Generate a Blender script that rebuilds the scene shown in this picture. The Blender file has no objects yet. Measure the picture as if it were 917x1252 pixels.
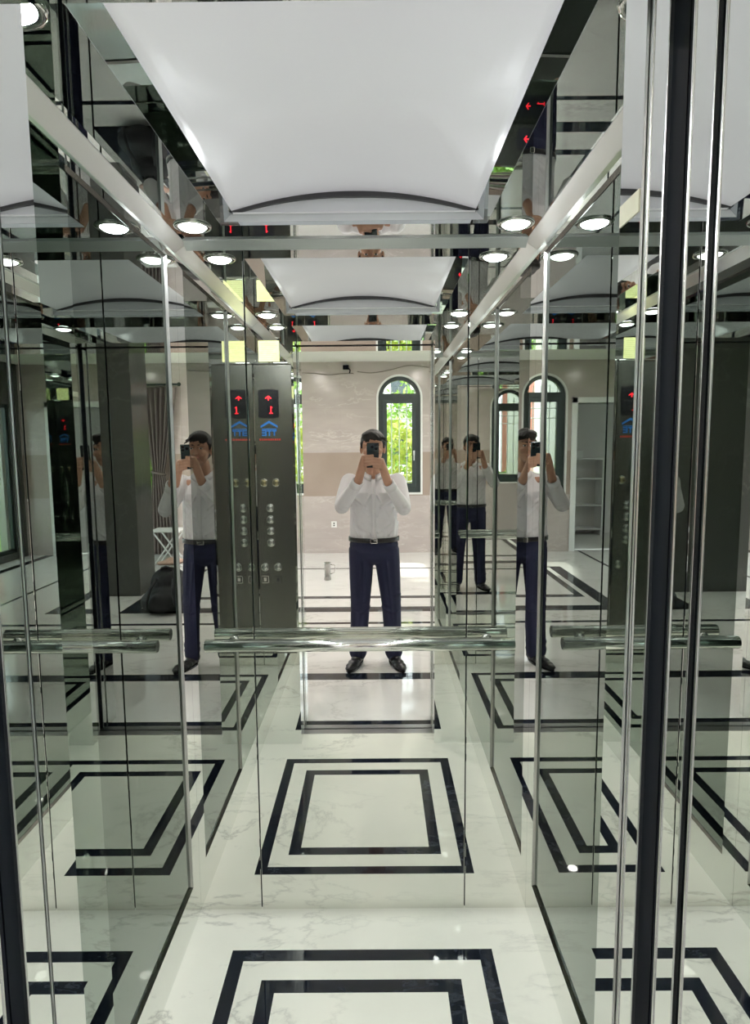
import bpy, bmesh, math, random
from mathutils import Vector, Matrix
random.seed(7)
S = bpy.context.scene
COL = S.collection
PI = math.pi

# ------------------------------------------------------------------ camera
CAMX, CAMZ = 0.056, 1.55
F, PITCH, ROLL, YAW = 761.68, 0.1067, -0.0085, -0.0027
def cam_rows():
    cy, sy = math.cos(YAW), math.sin(YAW)
    Rz = Matrix(((cy, -sy, 0), (sy, cy, 0), (0, 0, 1)))
    B = Matrix(((1, 0, 0), (0, 0, -1), (0, 1, 0)))
    cp, sp = math.cos(PITCH), math.sin(PITCH)
    Rx = Matrix(((1, 0, 0), (0, cp, -sp), (0, sp, cp)))
    cr, sr = math.cos(ROLL), math.sin(ROLL)
    Rr = Matrix(((cr, -sr, 0), (sr, cr, 0), (0, 0, 1)))
    return Rr @ Rx @ B @ Rz
RW = cam_rows()
cd = bpy.data.cameras.new('camera')
cam = bpy.data.objects.new('camera', cd)
COL.objects.link(cam)
cd.sensor_fit = 'HORIZONTAL'; cd.sensor_width = 36.0
cd.lens = F / 917.0 * 36.0
cd.clip_start = 0.004; cd.clip_end = 200
right, down, fwd = RW[0], RW[1], RW[2]
cam.matrix_world = Matrix(((right[0], -down[0], -fwd[0], CAMX),
                           (right[1], -down[1], -fwd[1], 0.0),
                           (right[2], -down[2], -fwd[2], CAMZ),
                           (0, 0, 0, 1)))
S.camera = cam

# ------------------------------------------------------------------ render look
S.view_settings.view_transform = 'Standard'
S.view_settings.look = 'None'
S.view_settings.gamma = 1.0
S.view_settings.exposure = 0.28
S.view_settings.use_curve_mapping = False
cy = S.cycles
cy.max_bounces = 40; cy.glossy_bounces = 32; cy.diffuse_bounces = 4
cy.transmission_bounces = 8; cy.transparent_max_bounces = 16
cy.caustics_reflective = True; cy.caustics_refractive = False
cy.sample_clamp_indirect = 4.0; cy.blur_glossy = 0.5
cy.use_denoising = True

# ------------------------------------------------------------------ materials
def mat(name, col=(.8, .8, .8), rough=.5, metal=0.0, emit=None, estr=0.0, spec=None, coat=0.0):
    m = bpy.data.materials.new(name); m.use_nodes = True
    b = m.node_tree.nodes['Principled BSDF']
    b.inputs['Base Color'].default_value = (*col, 1)
    b.inputs['Roughness'].default_value = rough
    b.inputs['Metallic'].default_value = metal
    if spec is not None: b.inputs['Specular IOR Level'].default_value = spec
    if coat: b.inputs['Coat Weight'].default_value = coat; b.inputs['Coat Roughness'].default_value = .03
    if emit: b.inputs['Emission Color'].default_value = (*emit, 1); b.inputs['Emission Strength'].default_value = estr
    return m
def nodes(m): return m.node_tree.nodes, m.node_tree.links, m.node_tree.nodes['Principled BSDF']
def ramp(ns, stops):
    r = ns.new('ShaderNodeValToRGB'); e = r.color_ramp.elements
    while len(e) > 1: e.remove(e[-1])
    e[0].position, e[0].color = stops[0][0], (*stops[0][1], 1)
    for p, c in stops[1:]:
        x = e.new(p); x.color = (*c, 1)
    return r
def coords(ns, ls, scale=(1, 1, 1), rot=(0, 0, 0)):
    t = ns.new('ShaderNodeTexCoord'); mp = ns.new('ShaderNodeMapping')
    mp.inputs['Scale'].default_value = scale; mp.inputs['Rotation'].default_value = rot
    ls.new(t.outputs['Object'], mp.inputs['Vector']); return mp
def marble(name, base, vein, amount=1.0, scale=1.0, rough=.06, rot=(0, 0, .6), stretch=(1, 2.2, 1), cloud=.06, coat=0.0):
    m = mat(name, base, rough, coat=coat)
    ns, ls, b = nodes(m)
    mp = coords(ns, ls, tuple(s * scale for s in stretch), rot)
    n1 = ns.new('ShaderNodeTexNoise'); n1.inputs['Scale'].default_value = 1.4; n1.inputs['Detail'].default_value = 7
    n1.inputs['Roughness'].default_value = .62; n1.inputs['Distortion'].default_value = .6
    ls.new(mp.outputs[0], n1.inputs['Vector'])
    # thin veins: |noise-0.5| close to zero
    s = ns.new('ShaderNodeMath'); s.operation = 'SUBTRACT'; s.inputs[1].default_value = .5
    ls.new(n1.outputs['Fac'], s.inputs[0])
    a = ns.new('ShaderNodeMath'); a.operation = 'ABSOLUTE'; ls.new(s.outputs[0], a.inputs[0])
    r = ramp(ns, [(0.0, (1, 1, 1)), (.006, (.45, .45, .45)), (.022, (0, 0, 0))]); ls.new(a.outputs[0], r.inputs[0])
    n2 = ns.new('ShaderNodeTexNoise'); n2.inputs['Scale'].default_value = .9; n2.inputs['Detail'].default_value = 3
    ls.new(mp.outputs[0], n2.inputs['Vector'])
    r2 = ramp(ns, [(.42, (0, 0, 0)), (.62, (amount,) * 3)]); ls.new(n2.outputs['Fac'], r2.inputs[0])
    mu = ns.new('ShaderNodeMath'); mu.operation = 'MULTIPLY'; ls.new(r.outputs[0], mu.inputs[0]); ls.new(r2.outputs[0], mu.inputs[1])
    n3 = ns.new('ShaderNodeTexNoise'); n3.inputs['Scale'].default_value = 2.3; n3.inputs['Detail'].default_value = 4
    ls.new(mp.outputs[0], n3.inputs['Vector'])
    r3 = ramp(ns, [(.35, tuple(c * (1 - cloud) for c in base)), (.65, base)]); ls.new(n3.outputs['Fac'], r3.inputs[0])
    mx = ns.new('ShaderNodeMix'); mx.data_type = 'RGBA'
    ls.new(mu.outputs[0], mx.inputs[0]); ls.new(r3.outputs[0], mx.inputs[6]); mx.inputs[7].default_value = (*vein, 1)
    ls.new(mx.outputs[2], b.inputs['Base Color'])
    return m
def noisy(name, c1, c2, scale, rough=.6, metal=0, stretch=(1, 1, 1), bump=0.0, detail=4):
    m = mat(name, c1, rough, metal); ns, ls, b = nodes(m)
    mp = coords(ns, ls, stretch)
    n = ns.new('ShaderNodeTexNoise'); n.inputs['Scale'].default_value = scale; n.inputs['Detail'].default_value = detail
    ls.new(mp.outputs[0], n.inputs['Vector'])
    r = ramp(ns, [(.35, c1), (.65, c2)]); ls.new(n.outputs['Fac'], r.inputs[0]); ls.new(r.outputs[0], b.inputs['Base Color'])
    if bump:
        bp = ns.new('ShaderNodeBump'); bp.inputs['Strength'].default_value = bump; bp.inputs['Distance'].default_value = .01
        ls.new(n.outputs['Fac'], bp.inputs['Height']); ls.new(bp.outputs[0], b.inputs['Normal'])
    return m

STEEL = mat('polished_steel', (.86, .875, .86), .0, 1)
STEEL_CEIL = mat('polished_steel_ceiling', (.66, .69, .70), .0, 1)
STEEL_DARK = mat('dark_reflection_steel', (.10, .10, .10), .04, 1)
BEZEL_D = mat('dark_reflection_bevel', (.16, .155, .14), .2, 1)
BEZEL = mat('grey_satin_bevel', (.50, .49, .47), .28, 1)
STEEL_BACK = mat('polished_steel_rear', (.84, .84, .805), .0, 1)
GLASS_T = mat('tinted_mirror_glass', (.225, .262, .238), .0, 1)
GLASS_S = mat('tinted_mirror_stile', (.35, .40, .365), .0, 1)
BRUSHED = noisy('brushed_steel', (.26, .26, .24), (.30, .30, .275), 900, .26, 1, (1, 1, .01))
SATIN = mat('satin_steel', (.80, .81, .80), .22, 1)
SATIN_G = mat('dimmed_satin_strip', (.58, .60, .62), .28, 1)
SATIN_W = mat('bright_satin_strip', (.92, .92, .90), .34, 1)
CHROME = mat('chrome', (.88, .88, .87), .05, 1)
RAILM = mat('handrail_chrome', (.88, .88, .84), .12, 1)
ALU = noisy('sill_aluminium', (.55, .55, .56), (.62, .62, .62), 80, .3, 1, (.02, 1, 1))
DKMETAL = mat('dark_paint', (.006, .008, .014), .7, spec=.15)
RUBBER = mat('black_plastic', (.012, .012, .014), .25)
MW = marble('white_marble_floor', (.82, .81, .72), (.42, .41, .37), .7, .95, .025, (0, 0, .75), (1, 2.0, 1), .04)
MB = marble('black_marble', (.010, .013, .020), (.12, .14, .17), .3, 1.2, .025)
MLOB = marble('white_marble_lobby', (.78, .76, .74), (.45, .43, .41), .8, .9, .07)
VAULT = mat('luminous_white_acrylic', (.72, .72, .74), .45, emit=(1.0, .975, 1.0), estr=.22)
VAULT_END = mat('white_acrylic_end', (.62, .62, .64), .5, emit=(.97, .965, 1.0), estr=.07)
LAMP = mat('downlight_led', (1, 1, 1), .5, emit=(.95, 1.0, 1.0), estr=380)
FILL_L = mat('lobby_fill_led', (1, 1, 1), .5, emit=(1.0, .925, .895), estr=760)
RED_LED = mat('red_led', (.5, 0, 0), .5, emit=(1.0, .02, .04), estr=2.2)
BLUE = mat('blue_print', (.02, .16, .52), .4)
REDP = mat('red_print', (.55, .04, .03), .4)
YELLOW = noisy('yellow_paper', (.80, .78, .34), (.86, .84, .42), 30, .7)
CREAM = noisy('cream_paper', (.78, .74, .58), (.84, .80, .64), 30, .7)
INKG = mat('faded_ink', (.45, .43, .22), .8)
PAINT = noisy('white_wall_paint', (.72, .70, .68), (.75, .73, .71), 3, .8)
PAINT_W = mat('white_gloss_paint', (.82, .82, .81), .35)
CEILP = mat('lobby_ceiling_paint', (.80, .78, .77), .9)
WINF = noisy('dark_green_grey_aluminium', (.035, .05, .05), (.042, .058, .058), 20, .4)
BARW = mat('white_bar_paint', (.75, .77, .76), .5)
CURT = noisy('taupe_curtain_cloth', (.20, .165, .16), (.26, .215, .205), 14, .9, 0, (6, 6, .3), .25)
SKIN = noisy('skin', (.46, .25, .17), (.52, .29, .20), 14, .5)
HAIR = noisy('black_hair', (.008, .007, .007), (.016, .014, .013), 60, .6, 0, (1, 1, .3), .6)
SHIRT = noisy('white_shirt_cotton', (.74, .73, .76), (.80, .79, .82), 9, .85, 0, (1, 1, .5), .35)
NAVY = noisy('navy_trouser_cloth', (.013, .016, .048), (.018, .021, .060), 12, .85, 0, (1, 1, .35), .3)
LEATHER = noisy('black_leather', (.010, .010, .012), (.018, .018, .020), 40, .3, 0, (1, 1, 1), .1)
PHONEM = mat('dark_phone_glass', (.016, .026, .030), .12, coat=.6)
LENSM = mat('lens_glass', (.004, .004, .006), .02)
BAGM = noisy('black_nylon', (.008, .009, .012), (.022, .023, .028), 18, .6, 0, (1, 1, 1), .5)
PINKC = noisy('pink_beige_cloth', (.50, .33, .27), (.60, .42, .35), 16, .9, 0, (1, 1, 1), .4)
GRASS = noisy('lawn', (.10, .22, .04), (.22, .36, .08), 3, .9)
LEAF1 = noisy('leaf_green', (.16, .34, .05), (.36, .50, .10), 4, .6)
LEAF2 = noisy('leaf_yellow_green', (.36, .46, .06), (.55, .58, .12), 4, .6)
BRICKR = noisy('red_facade_paint', (.45, .16, .12), (.52, .20, .15), 3, .7)
WHITEF = noisy('white_facade_paint', (.74, .74, .72), (.80, .80, .78), 2, .8)
WINDK = mat('far_window_glass', (.05, .07, .08), .1)

def pane_mat():
    m = bpy.data.materials.new('clear_window_glass'); m.use_nodes = True
    ns, ls = m.node_tree.nodes, m.node_tree.links; ns.clear()
    o = ns.new('ShaderNodeOutputMaterial'); t = ns.new('ShaderNodeBsdfTransparent'); g = ns.new('ShaderNodeBsdfGlossy')
    t.inputs[0].default_value = (.93, .96, .95, 1); g.inputs['Roughness'].default_value = .0
    mx = ns.new('ShaderNodeMixShader'); mx.inputs[0].default_value = .06
    ls.new(t.outputs[0], mx.inputs[1]); ls.new(g.outputs[0], mx.inputs[2]); ls.new(mx.outputs[0], o.inputs[0]); return m
PANE = pane_mat()

def wall_marble():
    m = marble('beige_wall_marble', (.54, .475, .45), (.70, .64, .61), .8, .9, .16, (0, .75, 0), (1, 1, 3.0), .10)
    ns, ls, b = nodes(m)
    old = b.inputs['Base Color'].links[0].from_socket
    t = ns.new('ShaderNodeTexCoord'); sx = ns.new('ShaderNodeSeparateXYZ'); ls.new(t.outputs['Object'], sx.inputs[0])
    # tan dado band between two heights
    g = ns.new('ShaderNodeMath'); g.operation = 'COMPARE'; g.inputs[1].default_value = 1.14; g.inputs[2].default_value = .31
    ls.new(sx.outputs[2], g.inputs[0])
    n = ns.new('ShaderNodeTexNoise'); n.inputs['Scale'].default_value = 2; n.inputs['Detail'].default_value = 4
    ls.new(t.outputs['Object'], n.inputs['Vector'])
    r = ramp(ns, [(.35, (.37, .295, .25)), (.7, (.42, .34, .295))]); ls.new(n.outputs['Fac'], r.inputs[0])
    mx = ns.new('ShaderNodeMix'); mx.data_type = 'RGBA'
    ls.new(g.outputs[0], mx.inputs[0]); ls.new(old, mx.inputs[6]); ls.new(r.outputs[0], mx.inputs[7])
    # slab joints: every 0.6 m upwards and 1.2 m along
    def joint(sock, period, off):
        a = ns.new('ShaderNodeMath'); a.operation = 'ADD'; a.inputs[1].default_value = off + 100 * period; ls.new(sock, a.inputs[0])
        q = ns.new('ShaderNodeMath'); q.operation = 'MODULO'; q.inputs[1].default_value = period; ls.new(a.outputs[0], q.inputs[0])
        l = ns.new('ShaderNodeMath'); l.operation = 'LESS_THAN'; l.inputs[1].default_value = .004; ls.new(q.outputs[0], l.inputs[0]); return l
    j = ns.new('ShaderNodeMath'); j.operation = 'MAXIMUM'
    ls.new(joint(sx.outputs[2], .62, -.83).outputs[0], j.inputs[0]); ls.new(joint(sx.outputs[0], 1.25, .45).outputs[0], j.inputs[1])
    jm = ns.new('ShaderNodeMath'); jm.operation = 'MULTIPLY'; jm.inputs[1].default_value = .12; ls.new(j.outputs[0], jm.inputs[0])
    m2 = ns.new('ShaderNodeMix'); m2.data_type = 'RGBA'; ls.new(jm.outputs[0], m2.inputs[0]); ls.new(mx.outputs[2], m2.inputs[6]); m2.inputs[7].default_value = (.22, .18, .16, 1)
    ls.new(m2.outputs[2], b.inputs['Base Color'])
    return m
MWALL = wall_marble()
DKM = marble('dark_grey_marble', (.085, .088, .082), (.19, .19, .18), .6, 1.2, .15, (0, .6, .3))

# ------------------------------------------------------------------ mesh helpers
def new_obj(name, bm, m, parent=None, smooth=False, loc=None):
    me = bpy.data.meshes.new(name)
    bm.normal_update(); bm.to_mesh(me); bm.free()
    for x in (m if isinstance(m, (list, tuple)) else [m]): me.materials.append(x)
    if smooth:
        for p in me.polygons: p.use_smooth = True
    o = bpy.data.objects.new(name, me); COL.objects.link(o)
    if parent:
        o.parent = parent
        o.matrix_parent_inverse = Matrix.Translation(parent.location).inverted() if parent.type == 'EMPTY' else Matrix()
    return o
def thing(name, label, cat, loc=(0, 0, 0), group=None):
    o = bpy.data.objects.new(name, None); COL.objects.link(o); o.location = loc; o.empty_display_size = .05
    return tag(o, label, cat, group)
def tag(o, label, cat, group=None):
    o['label'] = label; o['category'] = cat
    if group: o['group'] = group
    return o
def struct(o, label=None):
    o['kind'] = 'structure'
    if label: o['label'] = label
    return o
def add_box(bm, lo, hi, bev=0.0, mi=0, seg=2):
    t = bmesh.new()
    bmesh.ops.create_cube(t, size=1)
    for v in t.verts: v.co = Vector([lo[i] + (v.co[i] + .5) * (hi[i] - lo[i]) for i in range(3)])
    if bev > 0: bmesh.ops.bevel(t, geom=list(t.edges), offset=bev, segments=seg, affect='EDGES', profile=.5)
    for f in t.faces: f.material_index = mi
    merge(bm, t); return bm
def merge(bm, t):
    me = bpy.data.meshes.new('tmp'); t.to_mesh(me); t.free(); bm.from_mesh(me); bpy.data.meshes.remove(me)
def box(lo, hi, bev=0.0): return add_box(bmesh.new(), lo, hi, bev)
def add_tube(bm, pts, r, seg=14, cap=True, closed=False):
    pts = [Vector(p) for p in pts]; n = len(pts); rings = []
    rr = r if isinstance(r, (list, tuple)) else [r] * n
    up = None
    for i, p in enumerate(pts):
        if closed: d = (pts[(i + 1) % n] - pts[i - 1]).normalized()
        else: d = (pts[min(i + 1, n - 1)] - pts[max(i - 1, 0)]).normalized()
        if up is None:
            up = d.orthogonal().normalized()
        else:
            up = (up - d * up.dot(d)).normalized()
        s = d.cross(up)
        rings.append([bm.verts.new(p + (up * math.cos(2 * PI * k / seg) + s * math.sin(2 * PI * k / seg)) * rr[i]) for k in range(seg)])
    for i in range(n if closed else n - 1):
        a, b = rings[i], rings[(i + 1) % n]
        for k in range(seg): bm.faces.new((a[k], a[(k + 1) % seg], b[(k + 1) % seg], b[k]))
    if cap and not closed:
        bm.faces.new(rings[0][::-1]); bm.faces.new(rings[-1])
    return bm
def add_disc(bm, c, r, axis, depth, seg=28, bev=0.0):
    """cylinder from c along axis by depth"""
    a = Vector(axis).normalized(); c = Vector(c)
    if bev: return add_tube(bm, [c, c + a * (depth - bev), c + a * depth], [r, r, r - bev], seg)
    return add_tube(bm, [c, c + a * depth], r, seg)
def add_lathe(bm, prof, c, axis=(0, 0, 1), seg=28):
    """prof: list of (radius, height)"""
    a = Vector(axis).normalized(); u = a.orthogonal().normalized(); w = a.cross(u); c = Vector(c); rings = []
    for r, h in prof:
        rings.append([bm.verts.new(c + a * h + (u * math.cos(2 * PI * k / seg) + w * math.sin(2 * PI * k / seg)) * max(r, 1e-5)) for k in range(seg)])
    for i in range(len(rings) - 1):
        for k in range(seg): bm.faces.new((rings[i][k], rings[i][(k + 1) % seg], rings[i + 1][(k + 1) % seg], rings[i + 1][k]))
    bmesh.ops.remove_doubles(bm, verts=bm.verts, dist=1e-5)
    return bm
def add_prism(bm, poly, axis, t0, t1, mi=0):
    """poly: 2D points in the two axes other than `axis` (order x,y,z minus axis)"""
    def P(p, t):
        if axis == 'y': return (p[0], t, p[1])
        if axis == 'x': return (t, p[0], p[1])
        return (p[0], p[1], t)
    a = [bm.verts.new(P(p, t0)) for p in poly]; b = [bm.verts.new(P(p, t1)) for p in poly]
    fs = [bm.faces.new(a), bm.faces.new(b[::-1])]
    n = len(poly)
    for i in range(n): fs.append(bm.faces.new((a[i], b[i], b[(i + 1) % n], a[(i + 1) % n])))
    for f in fs: f.material_index = mi
    bmesh.ops.recalc_face_normals(bm, faces=bm.faces)
    return bm
def boolean(o, cutters, op='DIFFERENCE'):
    for cbm in cutters:
        me = bpy.data.meshes.new('cut'); bmesh.ops.recalc_face_normals(cbm, faces=cbm.faces); cbm.to_mesh(me); cbm.free()
        c = bpy.data.objects.new('cut', me); COL.objects.link(c)
        md = o.modifiers.new('b', 'BOOLEAN'); md.object = c; md.operation = op; md.solver = 'EXACT'
        bpy.context.view_layer.update()
        dg = bpy.context.evaluated_depsgraph_get()
        nm = bpy.data.meshes.new_from_object(o.evaluated_get(dg))
        o.modifiers.clear(); old = o.data; o.data = nm
        bpy.data.objects.remove(c); bpy.data.meshes.remove(me); bpy.data.meshes.remove(old)
    return o
def add_cone(bm, p1, r1, p2, r2, u=14, sq1=None):
    """rounded cone: hull of two spheres"""
    t = bmesh.new()
    for p, r in ((p1, r1), (p2, r2)):
        bmesh.ops.create_uvsphere(t, u_segments=u, v_segments=u // 2 + 1, radius=r, matrix=Matrix.Translation(Vector(p)))
    h = bmesh.ops.convex_hull(t, input=t.verts)
    junk = [g for g in h['geom_interior'] if isinstance(g, bmesh.types.BMVert)]
    bmesh.ops.delete(t, geom=junk, context='VERTS')
    merge(bm, t); return bm
def add_ell(bm, c, r, rot=None, u=20):
    M = Matrix.Translation(Vector(c)) @ (rot.to_4x4() if rot else Matrix()) @ Matrix.Diagonal((*r, 1))
    t = bmesh.new(); bmesh.ops.create_uvsphere(t, u_segments=u, v_segments=u // 2 + 2, radius=1, matrix=M)
    merge(bm, t); return bm
def fused(name, bm, m, parent, voxel=.006, smooth=6, post=None):
    """one continuous surface from overlapping closed pieces"""
    o = new_obj(name, bm, m, parent)
    md = o.modifiers.new('r', 'REMESH'); md.mode = 'VOXEL'; md.voxel_size = voxel; md.use_smooth_shade = True
    if smooth:
        s = o.modifiers.new('s', 'SMOOTH'); s.iterations = smooth; s.factor = .5
    bpy.context.view_layer.update()
    dg = bpy.context.evaluated_depsgraph_get()
    nm = bpy.data.meshes.new_from_object(o.evaluated_get(dg)); o.modifiers.clear()
    old = o.data; o.data = nm; bpy.data.meshes.remove(old)
    if post:
        b = bmesh.new(); b.from_mesh(nm); post(b); b.to_mesh(nm); b.free()
    for p in nm.polygons: p.use_smooth = True
    return o
def ring_floor(name, rects, mats_idx, mats, z=0.0, outer_thick=.05):
    """nested rectangles -> mitred rings, one mesh. rects outer->inner (x0,x1,y0,y1)"""
    bm = bmesh.new(); R = []
    for x0, x1, y0, y1 in rects: R.append([bm.verts.new(p) for p in ((x0, y0, z), (x1, y0, z), (x1, y1, z), (x0, y1, z))])
    for i in range(len(R) - 1):
        for k in range(4):
            f = bm.faces.new((R[i][k], R[i][(k + 1) % 4], R[i + 1][(k + 1) % 4], R[i + 1][k])); f.material_index = mats_idx[i]
    f = bm.faces.new(R[-1]); f.material_index = mats_idx[-1]
    x0, x1, y0, y1 = rects[0]
    lowv = [bm.verts.new((v.co.x, v.co.y, z - outer_thick)) for v in R[0]]
    for k in range(4): bm.faces.new((R[0][k], lowv[k], lowv[(k + 1) % 4], R[0][(k + 1) % 4])).material_index = mats_idx[0]
    bm.faces.new(lowv[::-1]).material_index = mats_idx[0]
    bmesh.ops.recalc_face_normals(bm, faces=bm.faces)
    return new_obj(name, bm, mats)

# ------------------------------------------------------------------ lift car dimensions
D = 1.9417; YF = .772; HX = .545; ZC = 2.155; JX = .347; ZH = 2.057
# floor
fx0, fx1, fy0, fy1 = -.400, .400, .931, 1.771
t1, g, t2 = .0414, .0673, .0436
rects = [(-HX - .02, HX + .02, .66, D + .02)]
for ins in (0, t1, t1 + g, t1 + g + t2): rects.append((fx0 + ins, fx1 - ins, fy0 + ins, fy1 - ins))
struct(ring_floor('floor', rects, [0, 1, 0, 1, 0], [MW, MB]), 'white veined marble lift floor with two black square bands')

# back wall: backing plus three mirror panels
wb = struct(new_obj('wall_back', box((-HX - .05, D + .012, -.02), (HX + .05, D + .05, ZC + .3)), DKMETAL), 'rear wall of the lift, clad in mirror panels')
def panel(name, lo, hi, bev, m, par): return new_obj(name, box(lo, hi, bev), m, par)
for a, b in ((-HX - .03, -.3415), (-.3385, .3385), (.3415, HX + .03)):
    panel('mirror_panel', (a, D, .0), (b, D + .011, ZC + .02), .0012, STEEL_BACK, wb)

# side walls
def side(sign, nm):
    w = new_obj(nm, bmesh.new(), DKMETAL)
    me = w.data; b = bmesh.new()
    xs = sorted((sign * (HX + .028), sign * (HX + .06)))
    add_box(b, (xs[0], YF - .06, -.02), (xs[1], D + .05, ZC + .3)); b.to_mesh(me); b.free()
    struct(w, 'left' == nm[5:] and 'left lift wall with tinted mirror glass in a polished steel surround' or 'right lift wall with tinted mirror glass in a polished steel surround')
    fo, fi = HX, HX + .026
    py0, py1, pz0, pz1 = 1.275, 1.868, .135, 2.10
    def bx(x0, x1, y0, y1, z0, z1, bm):
        xs = sorted((sign * x0, sign * x1)); add_box(bm, (xs[0], y0, z0), (xs[1], y1, z1))
    bm = bmesh.new(); bx(fo, fi, YF, D - .0005, 0, pz0, bm); new_obj('skirting_plate', bm, STEEL, w)
    bm = bmesh.new(); bx(fo, fi, YF, py0, pz0, pz1, bm); new_obj('front_stile', bm, GLASS_S, w)
    bm = bmesh.new(); bx(fo, fi, py1, D - .0005, pz0, pz1, bm); new_obj('rear_stile', bm, STEEL, w)
    bm = bmesh.new(); bx(fo, fi, YF, D - .0005, pz1, ZC + .02, bm); new_obj('top_plate', bm, STEEL, w)
    gx = HX + .009; fr = .012
    bm = bmesh.new(); bx(gx, gx + .008, py0 + .001, py1 - .001, pz0 + .001, pz1 - .001, bm); new_obj('tinted_glass_panel', bm, GLASS_T, w)
    # bevelled surround; upper and lower sides coloured dark for the dark they reflect
    bm = bmesh.new()
    e = .0
    O = [(py0, pz0), (py1, pz0), (py1, pz1), (py0, pz1)]
    I = [(py0 + .004, pz0 + .006), (py1 - .004, pz0 + .006), (py1 - .004, pz1 - .006), (py0 + .004, pz1 - .006)]
    vo = [bm.verts.new((sign * (fo + .0005), y, z)) for y, z in O]; vi = [bm.verts.new((sign * (gx - .0005), y, z)) for y, z in I]
    vb = [bm.verts.new((sign * (gx + .004), y, z)) for y, z in O]
    for k in range(4):
        q = (k + 1) % 4
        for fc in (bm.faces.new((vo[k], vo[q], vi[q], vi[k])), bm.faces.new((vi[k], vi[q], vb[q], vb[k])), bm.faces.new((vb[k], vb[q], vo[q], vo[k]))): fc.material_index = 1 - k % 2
    bmesh.ops.recalc_face_normals(bm, faces=bm.faces)
    new_obj('bevelled_bezel', bm, [BEZEL, BEZEL_D], w)
    return w
side(-1, 'wall_left'); side(1, 'wall_right')

# satin cornice strips where walls meet the ceiling; rear metal darkened for weaker light
def cornice(nm, poly_pts, axis, t0, t1, lab, m=None):
    bm = bmesh.new(); add_prism(bm, poly_pts, axis, t0, t1)
    return struct(new_obj(nm, bm, m or SATIN_W), lab)
k = .036
cornice('trim_1', [(-HX, ZC), (-HX, ZC - .026), (-HX + k, ZC - .001), (-HX + k, ZC)], 'y', YF + .001, D - .001, 'bright satin strip along the left top edge')
cornice('trim_2', [(HX, ZC), (HX - k, ZC), (HX - k, ZC - .001), (HX, ZC - .026)], 'y', YF + .001, D - .001, 'bright satin strip along the right top edge')
cornice('trim_3', [(D, ZC), (D - k, ZC), (D - k, ZC - .001), (D, ZC - .020)], 'x', -HX + k, HX - k, 'satin strip along the rear top edge', SATIN_G)

# ceiling: polished steel frame with a rectangular opening
OX, OY0, OY1 = .334, .895, 1.79
LIPX = .366
ce = struct(new_obj('ceiling', bmesh.new(), STEEL_CEIL), 'polished steel ceiling frame around the white arched panel')
b = bmesh.new()
def q4(o, i, z, flip=False):
    vo = [b.verts.new((x, y, z)) for x, y in o]; vi = [b.verts.new((x, y, z)) for x, y in i]
    for kk in range(4):
        f = (vo[kk], vo[(kk + 1) % 4], vi[(kk + 1) % 4], vi[kk]); b.faces.new(f)
    return vo, vi
O4 = [(-HX - .03, YF - .05), (HX + .03, YF - .05), (HX + .03, D + .03), (-HX - .03, D + .03)]
I4 = [(-LIPX, OY0), (LIPX, OY0), (LIPX, OY1), (-LIPX, OY1)]
vo1, vi1 = q4(O4, I4, ZC); vo2, vi2 = q4(O4, I4, ZC + .012)
for kk in range(4):
    b.faces.new((vi1[kk], vi1[(kk + 1) % 4], vi2[(kk + 1) % 4], vi2[kk])); b.faces.new((vo1[kk], vo1[(kk + 1) % 4], vo2[(kk + 1) % 4], vo2[kk]))
bmesh.ops.recalc_face_normals(b, faces=b.faces); b.to_mesh(ce.data); b.free()
# slanted polished lips that run up from the frame to the arched panel
for sg in (-1, 1):
    bm = bmesh.new(); pr_ = [(sg * LIPX, ZC + .0005), (sg * OX, ZC + .034), (sg * (OX + .003), ZC + .037), (sg * (LIPX + .004), ZC + .006)]
    add_prism(bm, pr_, 'y', OY0, OY1); new_obj('frame_lip', bm, STEEL_CEIL, ce)

# arched luminous panel
vp = thing('luminous_ceiling_panel', 'large white arched luminous panel in the middle of the ceiling', 'ceiling light', (0, 1.35, ZC))
ZS, RISE = ZC + .034, .050     # spring height, rise
def archz(x): return ZS + RISE * (1 - (x / OX) ** 2)
N = 28
bm = bmesh.new(); cols = []
for i in range(N + 1):
    x = -OX - .004 + (2 * OX + .008) * i / N
    z = ZS + RISE * max(0, 1 - (x / OX) ** 2)
    cols.append([bm.verts.new((x, y, z + dz)) for y, dz in ((OY0 - .002, 0), (OY1 + .002, 0), (OY1 + .002, .006), (OY0 - .002, .006))])
for i in range(N):
    a, c = cols[i], cols[i + 1]
    for kk in range(4): bm.faces.new((a[kk], a[(kk + 1) % 4], c[(kk + 1) % 4], c[kk]))
bm.faces.new(cols[0][::-1]); bm.faces.new(cols[-1])
bmesh.ops.recalc_face_normals(bm, faces=bm.faces)
new_obj('arched_diffuser', bm, VAULT, vp, True)
for y0, y1 in ((OY1 - .001, OY1 + .003), (OY0 - .003, OY0 + .001)):
    # lunette
    bm = bmesh.new()
    poly = [(-LIPX, ZC + .010), (LIPX, ZC + .010)] + [(OX - 2 * OX * i / N, archz(OX - 2 * OX * i / N)) for i in range(N + 1)]
    add_prism(bm, poly, 'y', y0, y1); new_obj('end_plate', bm, VAULT_END, vp)
    # chrome arch trim, coloured black to imitate the dark it reflects
    bm = bmesh.new()
    inn = -1 if y0 > 1.3 else 1
    yy = (y0 if inn < 0 else y1)
    up_ = [(-OX + 2 * OX * i / N, archz(-OX + 2 * OX * i / N) + .002) for i in range(N + 1)]
    lo_ = [(x, z - .017 + .008 * abs(x / OX)) for x, z in up_][::-1]
    add_prism(bm, up_ + lo_, 'y', min(yy, yy + inn * .010), max(yy, yy + inn * .010)); new_obj('arched_trim', bm, STEEL_DARK, vp)
    bm = box((-OX + .001, min(yy, yy + inn * .012), ZC + .026), (OX - .001, max(yy, yy + inn * .012), ZC + .030)); new_obj('base_bar', bm, CHROME, vp)
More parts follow.
